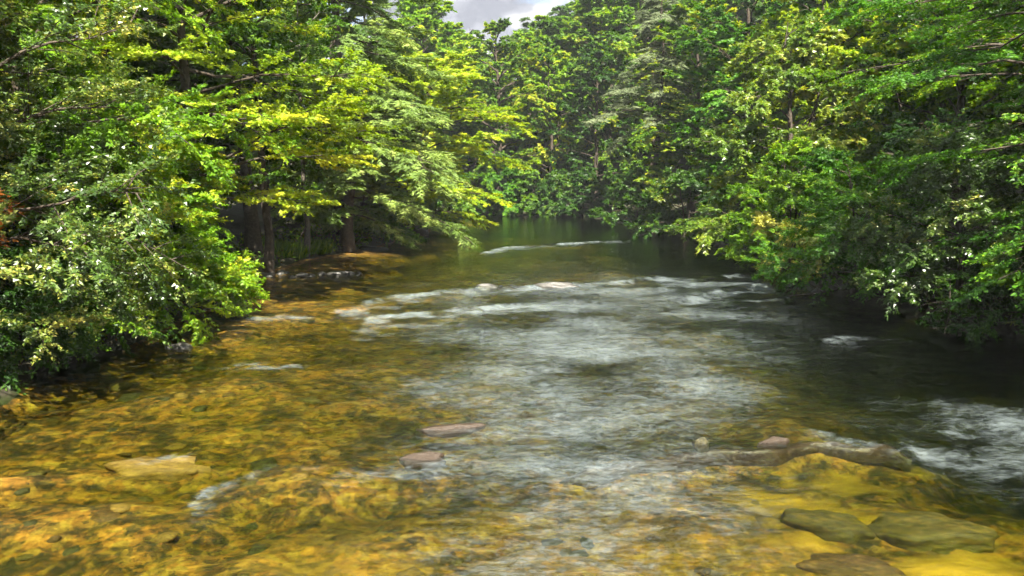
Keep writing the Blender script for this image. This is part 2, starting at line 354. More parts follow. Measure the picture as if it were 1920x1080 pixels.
def depth(x, y):
    lx, rx = left_x(y), right_x(y)
    e = -bank_dist(x, y)
    d = .13 + .24 * smooth(0, 7, x - lx) + .22 * smooth(4.5, 0, x - lx) * smooth(22, 17, y) * smooth(9, 12, y) + .9 * smooth(5, 9.5, x) * smooth(8, 12, y)
    d = d + .22 * fbm(x * .35, y * .5, 61, 4) + .10 * fbm(x * 1.6, y * 1.6, 67, 3)
    for P, drop, fl_, fs, rel in LEDGES[:8]:
        s = seg_field(x + .3 * fbm(x, y, 71, 2), y + .3 * fbm(x, y, 73, 2), P)
        d = d - .12 * np.exp(-((s + .05) / .35) ** 2) + .10 * np.exp(-((s - .6) / .5) ** 2)
    # sandy hollow between the two slabs near the camera
    d = d + .10 * np.exp(-((x - 4.6) / 1.4) ** 2 - ((y - 10.0) / 1.3) ** 2)
    d = d + .34 * np.exp(-((x - 2.0) / 3.0) ** 2) * smooth(10.5, 13.5, y) * smooth(34, 26, y)
    d = np.maximum(d, .06) * np.interp(y, [8, 13, 30, 60], [1, 1, .9, 1.1])
    d = d * (1 - .6 * smooth(6.5, 1, x - lx) * smooth(18, 28, y))
    return d * smooth(-.8, .7, e) - .12 * smooth(.6, -1.2, e)
tb = np.linspace(0, 1, 140); yb = np.concatenate([np.linspace(-22, 5, 12), 5.2 * (114 / 5.2) ** np.linspace(0, 1, 240)])
lx, rx = left_x(yb) - 1.2, right_x(yb) + 1.2
Xb = (lx[:, None] + (rx - lx)[:, None] * tb[None]).ravel(); Yb = np.repeat(yb, len(tb))
i = np.arange(len(yb) - 1)[:, None] * len(tb) + np.arange(len(tb) - 1)[None]
Fb = np.stack([i, i + 1, i + 1 + len(tb), i + len(tb)], -1).reshape(-1, 4)
nzs = fbm(Xb * 1.3, Yb * 1.3, 81, 3)
sand = smooth(.0, .5, 1.15 - np.hypot((Xb - 4.6 + 1.4 * nzs) / 1.45, (Yb - 10.4 + 1.4 * nzs) / 1.0)) + smooth(.0, .5, 1.1 - np.hypot((Xb - 5.6 + .4 * nzs) / 1.2, (Yb - 8.2 + .4 * nzs) / .9))
sand = np.maximum(sand, .22 * smooth(0, .25, 1 - np.hypot((Xb - 1.5) / 5, (Yb - 8.8) / 2.2) + 1.1 * nzs - .3))
bed = link('river_bed', mesh_np('river_bed', np.stack([Xb, Yb, -depth(Xb, Yb)], 1), Fb, BED, True, {'sand': np.clip(sand, 0, 1)}), kind='structure')
def bed_z(x, y): return -float(depth(np.array([float(x)]), np.array([float(y)]))[0])

# ------------------------------------------------------------------ stones
def rock_mesh(name, seed, mat, sub=2, rough=.28, flat=1.0):
    import bmesh
    bm = bmesh.new(); bmesh.ops.create_icosphere(bm, subdivisions=sub, radius=1)
    rs = np.random.RandomState(seed); ax = rs.randn(7, 3); ax /= np.linalg.norm(ax, axis=1)[:, None]; cut = rs.uniform(.55, .95, 7)
    for v in bm.verts:
        p = np.array(v.co)
        for a, c in zip(ax, cut):
            q = p @ a
            if q > c: p = p - a * (q - c) * .85
        f = 1 + rough * float(fbm(np.array([p[0] * 2.3 + seed]), np.array([p[1] * 2.3 + p[2] * 1.7]), 90, 3)[0])
        v.co = Vector(p * f * np.array([1, 1, flat]))
    me = bpy.data.meshes.new(name); bm.to_mesh(me); bm.free(); me.materials.append(mat)
    for pl in me.polygons: pl.use_smooth = True
    return me
rng = np.random.RandomState(4)
pebbles = [rock_mesh('stone', 200 + s, STONES[s % 4], 1, .25, .55) for s in range(8)]
for me in pebbles:
    for pl in me.polygons: pl.use_smooth = True
cnt = 0
while cnt < 290:
    y = 7.2 * (34 / 7.2) ** rng.rand() ; x = rng.uniform(-10, 8)
    if x < left_x(y) + .3 or abs(x) > y * .72 or rng.rand() > 1.15 - (x + 10) / 20: continue
    s = rng.uniform(.06, .20) * (1 + (rng.rand() > .9) * .7)
    o = link('stone', pebbles[[0, 1, 3, 4, 5, 7, 3, 1, 2][rng.randint(9)]], bed, (x, y, bed_z(x, y) - s * .12))
    o.rotation_euler = (rng.uniform(-.2, .2), rng.uniform(-.2, .2), rng.rand() * 6.28); o.scale = (s * rng.uniform(1, 1.6), s, s * rng.uniform(.5, .9)); cnt += 1

def boulder(px, py, length, width, height, rz, seed, mat, label, sink=.5, sub=3, name='rock', z=0.0, top=None, rough=.45):
    p = unproject(px, py, min(z, top) if top is not None else z)
    o = link(name, rock_mesh(name, seed, mat, sub, rough, 1.0), loc=(p.x, p.y, z), label=label, category='rock')
    o.scale = (length / 2, width / 2, height / 2); o.rotation_euler.z = rz
    o.location.z = (top if top is not None else z + height * (1 - sink)) - height / 2 * .9
    return o
boulder(338, 651, .75, .35, .24, .15, 1, ROCK, 'grey wet rock breaking the surface beside the shaded left bank', top=.10)
boulder(842, 803, 1.15, .30, .30, .12, 2, ROCK_B, 'long pale reddish rock poking out of the riffle, the upper of two', top=.10)
boulder(792, 861, .72, .26, .30, .05, 3, ROCK_B, 'small brown rock poking out of the riffle, the lower of two', top=.11)
def ledge(label, P, w, top, seed, mat):
    P = np.asarray(P); q = np.concatenate([[0], np.cumsum(np.linalg.norm(np.diff(P, axis=0), axis=1))])
    n = int(q[-1] / .05); s_ = np.linspace(0, q[-1], n); C = np.stack([np.interp(s_, q, P[:, c]) for c in (0, 1)], 1)
    C = C + np.stack([vnoise(s_ * 1.7, s_ * 0 + seed, 95) * .15, vnoise(s_ * 1.3, s_ * 0 + seed + 5, 96) * .35], 1)
    prof = np.array([(-2.6, -.30), (-1.7, -.10), (-1.0, -.04), (-.40, .0), (-.05, -.005), (.15, -.03), (.32, -.11), (.5, -.32)])
    T = np.gradient(C, axis=0); T /= np.linalg.norm(T, axis=1)[:, None]; Nr = np.stack([T[:, 1], -T[:, 0]], 1)
    tap = np.minimum(1, np.minimum(s_, q[-1] - s_) / .5)
    V = np.zeros((n, 8, 3)); rg = np.random.RandomState(seed)
    for k_, (o_, z_) in enumerate(prof):
        ww = w * (1 + 1.0 * vnoise(s_ * 2.1, s_ * 0 + k_ * 3.1 + seed, 97))
        V[:, k_, :2] = C + Nr * (o_ * ww)[:, None]
        V[:, k_, 2] = top + z_ * .8 + vnoise(s_ * 1.4, s_ * 0 + seed + .5, 98) * .07 + vnoise(s_ * 6, s_ * 0 + k_ * 1.7, 99) * .06 - (1 - tap) * .25
    b0 = C[0]; V[..., 0] -= b0[0]; V[..., 1] -= b0[1]
    i_ = np.arange(n - 1)[:, None] * 8 + np.arange(7)[None]
    return link('rock_ledge', mesh_np('rock_ledge', V.reshape(-1, 3), np.stack([i_, i_ + 8, i_ + 9, i_ + 1], -1).reshape(-1, 4), mat, True), loc=(b0[0], b0[1], 0), label=label, category='rock ledge')
ledge('long low rock ledge running from mid river to the right, barely awash', LEDGES[2][0], .12, -.10, 3, ROCK_B)
boulder(1450, 829, .55, .14, .24, .12, 4, ROCK_B, 'thin dark red rock crest on the right part of the long ledge', top=.075)
boulder(1312, 832, .30, .26, .34, .4, 5, STONES[3], 'small dark green stone splitting the flow on the ledge', top=.12)
boulder(1045, 536, 1.9, .4, .4, .05, 6, ROCK, 'long dark rock on the lip of the distant rapid', top=.12)
boulder(915, 538, 1.0, .35, .4, .05, 7, ROCK, 'short dark rock at the left end of the distant rapid lip', top=.11)
boulder(300, 858, 1.5, .5, .5, .06, 8, STONES[2], 'flat ochre slab just under the water at lower left', top=-.06, rough=.6)
boulder(1550, 958, 1.15, .75, .5, -.55, 9, STONES[0], 'olive submerged boulder beside the golden sand patch', top=-.19, sub=4, rough=.3)
boulder(1745, 975, 1.7, .95, .55, -.3, 10, STONES[0], 'largest olive submerged boulder near the lower right corner', top=-.19, sub=4, rough=.3)
boulder(1590, 1045, 1.3, .5, .4, -.35, 11, STONES[1], 'umber submerged rock at the bottom edge beneath two larger boulders', top=-.2, sub=4, rough=.3)
boulder(790, 438, 1.4, .9, .7, .2, 12, ROCK_B, 'reddish rock on the far left point under the leaning trees', top=.30)
boulder(700, 468, 1.6, .8, .7, .2, 13, ROCK, 'dark rock at the foot of the first leaning trunk', top=.25)
bar = [(548, 519), (566, 516), (584, 517), (603, 515), (622, 514), (640, 513), (657, 513), (672, 514)]
for q, (a, b) in enumerate(bar):
    o = boulder(a, b, .42 + .2 * (q % 3), .34, .30, q * .7, 20 + q, ROCK, 'small grey stone in the row off the grassy left bank', top=.09 + .03 * (q % 2), sub=2)
    o['group'] = 'row of small stones off the grassy bank'
for q, (a, b) in enumerate([(500, 517), (528, 512), (596, 652), (1440, 500), (1535, 547)]):
    lab = ['flat stone at the waterline under the grassy bank', 'rounded stone in front of the grass tuft', None, 'stone in the dark water under the pale-tipped shrub', 'dark stone under the overhanging laurel where the twig enters the water'][q]
    if lab: boulder(a, b, .8, .5, .4, q, 40 + q, ROCK, lab, top=.12)

# ------------------------------------------------------------------ leaves and trees
def norm(a): return a / (np.linalg.norm(a, axis=-1, keepdims=True) + 1e-9)
def leaves_mesh(name, B, A, Nn, Ln, Wd, tint, mat, fold=.12, curl=.15, tri=False):
    A = norm(A); S = norm(np.cross(Nn, A)); Nn = np.cross(A, S)
    Ln = Ln[:, None]; Wd = Wd[:, None]
    v0 = B; v1 = B + A * .45 * Ln + S * Wd / 2 + Nn * fold * Wd; v2 = B + A * Ln - Nn * curl * Ln; v3 = B + A * .45 * Ln - S * Wd / 2 + Nn * fold * Wd
    if tri:
        V = np.stack([v0 - S * Wd * .5, v0 + S * Wd * .5, v2], 1).reshape(-1, 3)
        return mesh_np(name, V, np.arange(len(B) * 3).reshape(-1, 3), mat, False, {'tint': np.repeat(np.clip(tint, 0, 1), 3)})
    V = np.stack([v0, v1, v2, v3], 1).reshape(-1, 3)
    i = np.arange(len(B))[:, None] * 4
    Fc = np.concatenate([i + [[0, 2, 1]], i + [[0, 3, 2]]], 0)
    return mesh_np(name, V, Fc, mat, False, {'tint': np.repeat(np.clip(tint, 0, 1), 4)})

PROFILE = {
 'round': lambda u: np.sqrt(np.clip(1 - (1.75 * u - .75) ** 2, .06, 1)),
 'dome':  lambda u: np.sqrt(np.clip(1 - u ** 2.2, .08, 1)),
 'cone':  lambda u: .12 + .9 * (1 - u) ** .8,
}
DEF = dict(H=12., R=4.5, tr=.20, lean=(0, 0), base=.15, prof='round', nl=24, ns=13, nt=8, nf=13, up=.35, droop=.25, flat=.45,
           leaf=(.115, .075), twig=.45, sec=.42, mat='green', bark=0, dirn=0., asym=0., tint=(.45, .22), stems=1, spread=.0, limbr=.05, tri=False, dens=1.0)
def tree_parts(seed, **kw):
    p = dict(DEF); p.update(kw)
    p['nf'] = int(round(p['nf'] * p['dens'])); rg = np.random.RandomState(seed)
    H, Rr = p['H'], p['R']; up = np.array([0, 0, 1.0]); bark = (BARK, BARK_G)[p['bark']]
    trunks = []; tk = []
    for s in range(p['stems']):
        tt = np.linspace(0, 1, 9); sa = rg.rand() * 6.28 if p['stems'] > 1 else 0
        ln = np.array([p['lean'][0] + math.cos(sa) * p['spread'], p['lean'][1] + math.sin(sa) * p['spread']])
        P = np.zeros((9, 3)); P[:, :2] = ln[None] * (tt ** 1.25)[:, None]; P[:, 2] = H * .94 * tt * (1 if s == 0 else rg.uniform(.75, 1))
        P[1:, :2] += np.cumsum(rg.randn(8, 2) * H * .008, 0)
        g = Geo(); rad = p['tr'] * (1 if s == 0 else .75) * ((1 - tt) ** .8 * .95 + .07); rad[0] *= 1.5; rad[1] *= 1.06
        P0 = P.copy(); P0[0, 2] -= .4
        g.tube(P0, rad, 9); trunks.append(P); tk.append(g.mesh('trunk', bark))
    limbs = []; SP, SD, SL, ST, SU = [], [], [], [], []
    for k in range(p['nl']):
        P = trunks[k % len(trunks)]
        u = (k + rg.rand()) / p['nl']; t = p['base'] + (.99 - p['base']) * u
        q = t * 8; j = min(int(q), 7); st = P[j] + (P[j + 1] - P[j]) * (q - j)
        az = k * 2.39996 + rg.uniform(-.5, .5)
        as_ = 1 + p['asym'] * math.cos(az - p['dirn'])
        Lb = Rr * float(PROFILE[p['prof']](u)) * as_ * rg.uniform(.75, 1.15)
        el = p['up'] + .55 * u * (p['prof'] != 'cone') + rg.uniform(-.22, .22)
        d = np.array([math.cos(az) * math.cos(el), math.sin(az) * math.cos(el), math.sin(el)])
        s = np.linspace(0, 1, 7)
        C = st + d * (s * Lb)[:, None]; C[:, 2] -= p['droop'] * Lb * s ** 2
        C[1:] += np.cumsum(rg.randn(6, 3) * Lb * .022, 0)
        g = Geo(); r0 = min(p['limbr'] * (.6 + .12 * Lb), p['tr'] * .7)
        g.tube(C, r0 * (1 - s * .88), 5)
        ltint = rg.randn() * .10
        n = max(4, int(p['ns'] * (.5 + .5 * Lb / Rr)))
        ss = .22 + .78 * np.linspace(0, 1, n) ** .75 + rg.uniform(-.03, .03, n); ss = np.clip(ss, 0, 1)
        pos = np.stack([np.interp(ss, s, C[:, c]) for c in range(3)], 1)
        tg = np.gradient(C, axis=0); tg = norm(np.stack([np.interp(ss, s, tg[:, c]) for c in range(3)], 1))
        sd = norm(np.cross(tg, up)) * np.where(np.arange(n) % 2, 1, -1)[:, None]
        vert = np.cross(tg, sd); vert[vert[:, 2] < 0] *= -1
        dr = norm(tg * .75 + sd * rg.uniform(.35, 1.0, (n, 1)) + vert * rg.randn(n, 1) * (1 - p['flat']) * .95 + up * .08)
        L2 = Lb * p['sec'] * (1.08 - .62 * ss) * rg.uniform(.7, 1.25, n) + .15
        for q in range(n):
            a = np.linspace(0, 1, 3)[:, None]
            Q = pos[q] + dr[q] * a * L2[q]; Q[:, 2] -= p['droop'] * .5 * L2[q] * a[:, 0] ** 2
            g.tube(Q, r0 * .3 * (1 - a[:, 0] * .8), 3)
        limbs.append(g.mesh('limb', bark))
        SP.append(pos); SD.append(dr); SL.append(L2); ST.append(ltint + rg.randn(n) * .09)
    SP, SD, SL, ST = map(np.concatenate, (SP, SD, SL, ST)); n = len(SP); m = p['nt']
    s = .22 + .78 * (np.arange(m) + 1) / m; s = np.clip(s[None] + rg.uniform(-.08, .08, (n, m)), .05, 1.02)
    TP = SP[:, None] + SD[:, None] * (s * SL[:, None])[..., None]; TP[..., 2] -= p['droop'] * .5 * SL[:, None] * s ** 2
    sd = norm(np.cross(SD, up))[:, None] * np.where(np.arange(m) % 2, 1, -1)[None, :, None]
    TD = norm(SD[:, None] * .8 + sd * rg.uniform(.2, 1., (n, m, 1)) + rg.randn(n, m, 3) * np.array([.3, .3, .45]) * (1.15 - p['flat']))
    TL = p['twig'] * rg.uniform(.6, 1.25, (n, m)); TT = ST[:, None] + rg.randn(n, m) * .07
    TP, TD, TL, TT = TP.reshape(-1, 3), TD.reshape(-1, 3), TL.ravel(), TT.ravel(); n = len(TP); m = p['nf']
    s = np.clip((np.arange(m)[None] + .6) / m + rg.uniform(-.06, .06, (n, m)), 0, 1.03)
    B = TP[:, None] + TD[:, None] * (s * TL[:, None])[..., None]; B[..., 2] -= p['droop'] * .6 * TL[:, None] * s ** 2
    sd = norm(np.cross(TD, up))[:, None] * np.where(np.arange(m) % 2, 1, -1)[None, :, None]
    fl = p['flat']
    A = norm(TD[:, None] * .7 + sd * rg.uniform(.4, 1.1, (n, m, 1)) + rg.randn(n, m, 3) * .35 * (1.2 - fl) - up * p['droop'] * .5)
    ax = np.array([np.interp(B[..., 2] / H, np.linspace(0, .94, 9), trunks[0][:, c]) for c in (0, 1)])
    ow = np.zeros_like(B); ow[..., 0] = B[..., 0] - ax[0]; ow[..., 1] = B[..., 1] - ax[1]; ow = norm(ow)
    Nn = norm(up * .55 + ow * .55 + rg.randn(n, m, 3) * .42)
    B = B + rg.randn(n, m, 3) * .03
    tot = n * m; lz = rg.uniform(.65, 1.2, tot)
    tint = (p['tint'][0] + TT[:, None] * p['tint'][1] / .1 * .55 + rg.randn(n, m) * p['tint'][1] * .45).ravel()
    crown = leaves_mesh('crown', B.reshape(-1, 3), A.reshape(-1, 3), Nn.reshape(-1, 3), p['leaf'][0] * lz * 1.2, p['leaf'][1] * lz * 1.38, tint, LM[p['mat']], tri=p['tri'])
    return tk, limbs, crown
NLEAF = [0]
def plant(parts, name, label, cat, x, y, rz=0, scale=1., group=None, z=None):
    zz = gz(x, y) if z is None else z
    o = thing(name, label, cat, (x, y, max(zz, -.1)), rz, group, scale)
    for q in parts[0]: link('trunk', q, o)
    for q in parts[1]: link('limb', q, o)
    c = link('crown', parts[2], o, kind='stuff')
    return o
def tree(seed, name, label, cat, x, y, **kw):
    near = y < 37
    kw.setdefault('tri', True); kw.setdefault('dens', 1.9 if near else 1.7)
    kw['leaf'] = tuple(v * (.76 if near else .92) for v in kw.get('leaf', DEF['leaf']))
    parts = tree_parts(seed, **kw); NLEAF[0] += len(parts[2].polygons)
    return plant(parts, name, label, cat, x, y)

HEM = dict(prof='cone', nl=46, ns=16, nt=9, nf=9, up=-.02, droop=.28, flat=.85, leaf=(.20, .035), twig=.5, sec=.40, mat='hemlock', base=.1)
SHRUB = dict(prof='dome', base=.05, stems=3, spread=.6, up=.25, droop=.30, flat=.30, nl=24, ns=11, nt=7, nf=10, tr=.07, limbr=.03, leaf=(.12, .06), twig=.35, sec=.5)
LAYER = dict(flat=.86, up=.10, droop=.16, nl=30, sec=.42)
WEST, EAST, SOUTH = math.pi, 0., -math.pi / 2
SR = 'broadleaf_tree'
# ---- left bank, near to far
tree(1, 'laurel_tree', 'tall glossy-leaved tree with silvery sheen filling the upper left corner', 'tree', -12.6, 15.2, H=10.5, R=5.4, mat='laurel', tr=.2, base=.05, nl=48, ns=15, nt=9, nf=14, leaf=(.095, .052), flat=.4, dirn=EAST, asym=.15, stems=2, spread=1.0, tint=(.55, .30), droop=.3)
tree(2, 'maple_tree', 'leafy green tree reaching from the top left down to the sunlit water', 'tree', -12.9, 20.6, H=13, R=5.0, mat='bright', tr=.24, base=.05, nl=42, ns=16, nt=9, nf=13, leaf=(.115, .075), flat=.55, dirn=EAST, asym=.2, tint=(.54, .22), droop=.30)
tree(3, 'maple_tree', 'yellow-green sunlit tree with tiered boughs left of the dark hemlock', 'tree', -11.6, 27.0, H=15.5, R=6.0, mat='yellow', tr=.26, base=.20, nl=40, ns=16, nt=8, nf=12, leaf=(.14, .095), dirn=EAST, asym=.24, tint=(.60, .22), **{k: v for k, v in LAYER.items() if k != 'nl'})
tree(4, 'streamside_bush', 'bright green bush trailing in the water below the leafy green tree', 'bush', -11.3, 23.0, **{**SHRUB, 'H': 4.6, 'R': 2.6, 'mat': 'bright', 'flat': .5, 'tint': (.5, .25), 'leaf': (.12, .08), 'nl': 30})
tree(19, 'streamside_bush', 'tall fresh green sunlit bush right of the silvery bush on the left bank', 'bush', -11.3, 21.4, **{**SHRUB, 'H': 6.8, 'R': 3.1, 'mat': 'bright', 'nl': 34, 'ns': 12, 'nt': 8, 'nf': 10, 'tint': (.62, .22), 'leaf': (.11, .075), 'flat': .5, 'dirn': EAST, 'asym': .1})
tree(5, 'streamside_bush', 'dark green bush in deep shade at the far left waterline', 'bush', -11.6, 16.2, **{**SHRUB, 'H': 2.6, 'R': 1.9, 'mat': 'dark', 'dirn': EAST})
tree(6, 'streamside_bush', 'low deep green bush on the shaded bank above the grey rock', 'bush', -11.5, 19.2, **{**SHRUB, 'H': 2.2, 'R': 1.5, 'mat': 'emerald', 'leaf': (.10, .06)})
tree(7, 'russet_sapling', 'sapling with rusty red autumn leaves at the left edge', 'sapling', -11.0, 14.2, **{**SHRUB, 'H': 4.3, 'R': 1.1, 'mat': 'russet', 'nl': 7, 'ns': 5, 'nt': 4, 'nf': 3, 'stems': 1, 'base': .55, 'tr': .04})
tree(8, 'laurel_bush', 'glossy mid green bush between the corner tree and the water', 'bush', -12.4, 18.4, **{**SHRUB, 'H': 5.0, 'R': 2.6, 'mat': 'green', 'flat': .45, 'tint': (.4, .25)})
tree(18, 'laurel_bush', 'silvery glossy bush in front of the leafy green tree on the left', 'bush', -12.2, 17.4, **{**SHRUB, 'H': 7.8, 'R': 3.4, 'base': .2, 'mat': 'laurel', 'nl': 38, 'ns': 13, 'nt': 8, 'nf': 15, 'tint': (.58, .28), 'leaf': (.086, .046)})
tree(9, 'woodland_tree', 'thick dark trunk standing behind the grassy left bank with high green crown', 'tree', -12.6, 36.0, H=17, R=4.5, tr=.34, base=.30, mat='green', nl=22, ns=11, nt=7, nf=10, leaf=(.15, .10))
tree(10, 'woodland_tree', 'slim straight trunk right of the thick dark one behind the grassy bank', 'tree', -10.9, 39.0, H=14, R=3.4, tr=.14, base=.34, mat='green', nl=20, ns=10, nt=7, nf=9, leaf=(.15, .10), bark=1)
tree(11, 'maple_tree', 'mid green tree between the yellow-green tree and the tall hemlock', 'tree', -11.0, 33.0, H=15, R=4.0, tr=.2, base=.22, mat='green', nl=26, ns=12, nt=8, nf=10, leaf=(.14, .09), flat=.6, tint=(.55, .25))
tree(12, 'hemlock_tree', 'tallest feathery grey-green hemlock on the left, its top against the sky', 'tree', -10.6, 46.0, **{**HEM, 'H': 27, 'R': 7.7, 'tr': .38, 'nl': 62, 'ns': 20, 'nt': 9, 'leaf': (.26, .055), 'base': .14})
tree(13, 'hemlock_tree', 'leaning hemlock with pale drooping sprays over the left bank', 'tree', -9.5, 42.5, **{**HEM, 'H': 10.0, 'R': 3.5, 'tr': .38, 'lean': (.9, -.3), 'base': .22, 'nl': 40, 'dirn': EAST, 'asym': .2, 'tint': (.65, .25), 'leaf': (.22, .045), 'prof': 'round'})
tree(14, 'beech_tree', 'golden-green tree leaning out over the river from the left point', 'tree', -8.0, 54.0, H=12.5, R=5.6, tr=.30, lean=(2.6, -1.4), base=.14, mat='yellow', nl=50, ns=15, nt=8, nf=10, leaf=(.19, .09), flat=.85, up=.14, droop=.2, dirn=EAST, asym=.30, tint=(.62, .22))
tree(15, 'streamside_bush', 'small grey-green bush at the tip of the left point', 'bush', -6.6, 64.5, **{**SHRUB, 'H': 3.4, 'R': 2.0, 'mat': 'hemlock', 'leaf': (.16, .07), 'nl': 16})
tree(16, 'streamside_bush', 'green bush between the two leaning trunks on the left bank', 'bush', -8.2, 49.0, **{**SHRUB, 'H': 3.0, 'R': 1.8, 'mat': 'green', 'leaf': (.15, .09), 'nl': 16})
tree(17, 'hemlock_tree', 'dark hemlock behind the golden-green leaning tree', 'tree', -11.5, 58.0, **{**HEM, 'H': 19, 'R': 5.5, 'tr': .3, 'mat': 'hem_dark', 'nl': 44, 'leaf': (.26, .06), 'nf': 8})
# ---- right bank, near to far
tree(31, 'beech_tree', 'emerald green tree with layered boughs sweeping in from the right edge', 'tree', 15.6, 19.2, H=12.5, R=6.0, mat='emerald', tr=.26, base=.20, nl=44, ns=17, nt=9, nf=13, leaf=(.105, .06), flat=.9, up=.10, droop=.30, dirn=WEST, asym=.22, tint=(.42, .24))
tree(32, 'maple_tree', 'yellow-green tree with bare twigs in the upper right corner', 'tree', 17.5, 25.5, H=16, R=5.4, mat='bright', tr=.24, base=.42, nl=22, ns=11, nt=7, nf=10, leaf=(.14, .09), flat=.8, up=.1, droop=.2, dirn=WEST, asym=.2, tint=(.62, .22))
tree(33, 'laurel_tree', 'sunlit olive-yellow rounded tree in the middle of the right bank', 'tree', 14.6, 39.0, H=12.4, R=4.7, mat='laurel_y', tr=.2, base=.06, prof='dome', nl=42, ns=15, nt=9, nf=11, leaf=(.16, .085), flat=.4, stems=3, spread=1.2, tint=(.55, .26), droop=.35, dirn=WEST, asym=.12)
tree(34, 'laurel_bush', 'dark glossy laurel overhanging the water below the emerald tree', 'bush', 14.2, 23.4, **{**SHRUB, 'H': 5.2, 'R': 3.4, 'mat': 'laurel', 'nl': 40, 'ns': 13, 'nt': 8, 'nf': 10, 'tint': (.36, .22), 'dirn': WEST, 'asym': .15})
tree(35, 'streamside_bush', 'deep green bush left of the dark glossy laurel on the right bank', 'bush', 12.6, 27.0, **{**SHRUB, 'H': 5.2, 'R': 3.2, 'mat': 'emerald', 'nl': 36, 'ns': 12, 'nt': 8, 'nf': 10, 'tint': (.33, .22), 'flat': .5})
tree(36, 'maple_sapling', 'bright green maple sapling at the right edge just above the water', 'sapling', 14.3, 17.6, **{**SHRUB, 'H': 3.9, 'R': 2.0, 'droop': .12, 'base': .3, 'mat': 'bright', 'flat': .8, 'leaf': (.13, .11), 'tint': (.55, .2), 'nl': 14, 'dirn': WEST, 'asym': .3})
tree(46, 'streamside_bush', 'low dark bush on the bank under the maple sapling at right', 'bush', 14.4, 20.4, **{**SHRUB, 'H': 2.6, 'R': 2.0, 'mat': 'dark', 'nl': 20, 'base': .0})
tree(37, 'streamside_bush', 'mid green bush beneath the olive-yellow tree, boughs touching dark water', 'bush', 13.0, 34.5, **{**SHRUB, 'H': 5.6, 'R': 3.4, 'mat': 'bright', 'nl': 34, 'ns': 12, 'tint': (.35, .24), 'leaf': (.14, .08), 'flat': .5})
tree(38, 'pale_shrub', 'small shrub with pale straw-coloured tips over the right waterline', 'shrub', 12.0, 32.0, **{**SHRUB, 'H': 2.9, 'R': 1.3, 'mat': 'laurel_y', 'nl': 12, 'tint': (1.0, .2)})
tree(39, 'woodland_tree', 'dark green tree filling the gap behind the emerald tree', 'tree', 19.5, 33.0, H=14, R=5.0, tr=.25, base=.12, mat='dark', nl=30, ns=12, nt=8, nf=10, leaf=(.15, .09))
tree(40, 'maple_tree', 'yellow-topped tree rising behind the olive-yellow rounded tree', 'tree', 18.6, 46.0, H=17.5, R=5.0, tr=.25, base=.35, mat='yellow', nl=26, ns=11, nt=8, nf=10, leaf=(.18, .12), tint=(.5, .22))
tree(41, 'woodland_tree', 'tall shadowy green tree left of the olive-yellow tree', 'tree', 16.6, 54.0, H=20, R=5.6, tr=.32, base=.10, mat='emerald', nl=40, ns=13, nt=8, nf=10, leaf=(.20, .12), tint=(.30, .20), flat=.65)
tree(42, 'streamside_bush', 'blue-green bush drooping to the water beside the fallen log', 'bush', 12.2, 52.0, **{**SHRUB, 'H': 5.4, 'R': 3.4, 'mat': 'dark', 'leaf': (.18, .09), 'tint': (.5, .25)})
tree(43, 'hemlock_tree', 'lichen-grey half-bare hemlock among green trees on the right', 'tree', 12.6, 66.0, **{**HEM, 'H': 21, 'R': 5.2, 'tr': .28, 'mat': 'grey', 'nl': 44, 'ns': 13, 'nt': 7, 'nf': 7, 'leaf': (.34, .035), 'base': .40})
tree(44, 'woodland_tree', 'green tree with yellow patches right of the grey hemlock', 'tree', 15.0, 62.0, H=18, R=5.2, tr=.28, base=.06, mat='green', nl=36, ns=12, nt=8, nf=9, leaf=(.22, .13), flat=.7, tint=(.5, .28))
tree(45, 'streamside_bush', 'low blue-green bush at the water where the river bends', 'bush', 10.6, 63.0, **{**SHRUB, 'H': 4.6, 'R': 3.2, 'mat': 'dark', 'leaf': (.20, .10), 'tint': (.6, .2), 'nl': 20})
# ---- across the bend
tree(51, 'oak_tree', 'oak with dark crooked limbs above the far bend', 'tree', -1.6, 87.0, H=21, R=5.8, tr=.36, base=.10, mat='green', nl=34, ns=12, nt=7, nf=9, leaf=(.22, .15), dens=2.4, tint=(.58, .28), limbr=.11)
tree(52, 'maple_tree', 'yellow-green tree under the gap of sky left of the oak', 'tree', -7.5, 93.0, H=22, R=5.5, tr=.3, base=.10, mat='bright', nl=30, ns=11, nt=7, nf=9, leaf=(.22, .15), dens=2.4, tint=(.66, .25))
tree(53, 'maple_tree', 'light green tree right of the oak across the bend', 'tree', 4.8, 88.0, H=18, R=5.0, tr=.28, base=.06, mat='bright', nl=30, ns=11, nt=7, nf=9, leaf=(.22, .15), dens=2.4, tint=(.66, .26))
tree(54, 'woodland_tree', 'deep green tree at the water where the far bank meets the right', 'tree', 9.4, 82.5, H=17, R=5.0, tr=.28, base=.04, mat='dark', nl=32, ns=11, nt=7, nf=9, leaf=(.21, .14), dens=2.2, tint=(.5, .25))
def far_shore(x):
    v = np.linspace(72, 112, 400); d = bank_dist(np.full(400, float(x)), v)
    k = np.where(d < -.1)[0]
    return float(v[k[-1]]) if len(k) else 76.0
for q, (x, lab, mt) in enumerate([(-11.0, 'leftmost dark bush on the far bank, half hidden by the left point', 'dark'), (-7.5, 'dark bush on the far bank behind the tip of the left point', 'dark'), (-4.2, 'green bush on the far bank left of the oak', 'green'), (-1.0, 'dark green bush on the far bank below the oak', 'emerald'), (2.0, 'green bush on the far bank below the light green tree', 'green'), (4.8, 'drooping dark bush on the far bank right of centre', 'dark'), (7.4, 'blue-green bush on the far bank at the corner of the bend', 'dark')]):
    tree(60 + q, 'streamside_bush', lab, 'bush', x, far_shore(x) + .5, **{**SHRUB, 'H': 5.0, 'R': 3.0, 'mat': mt, 'leaf': (.26, .14), 'tint': (.42, .22), 'nl': 20, 'base': .0, 'droop': .42})

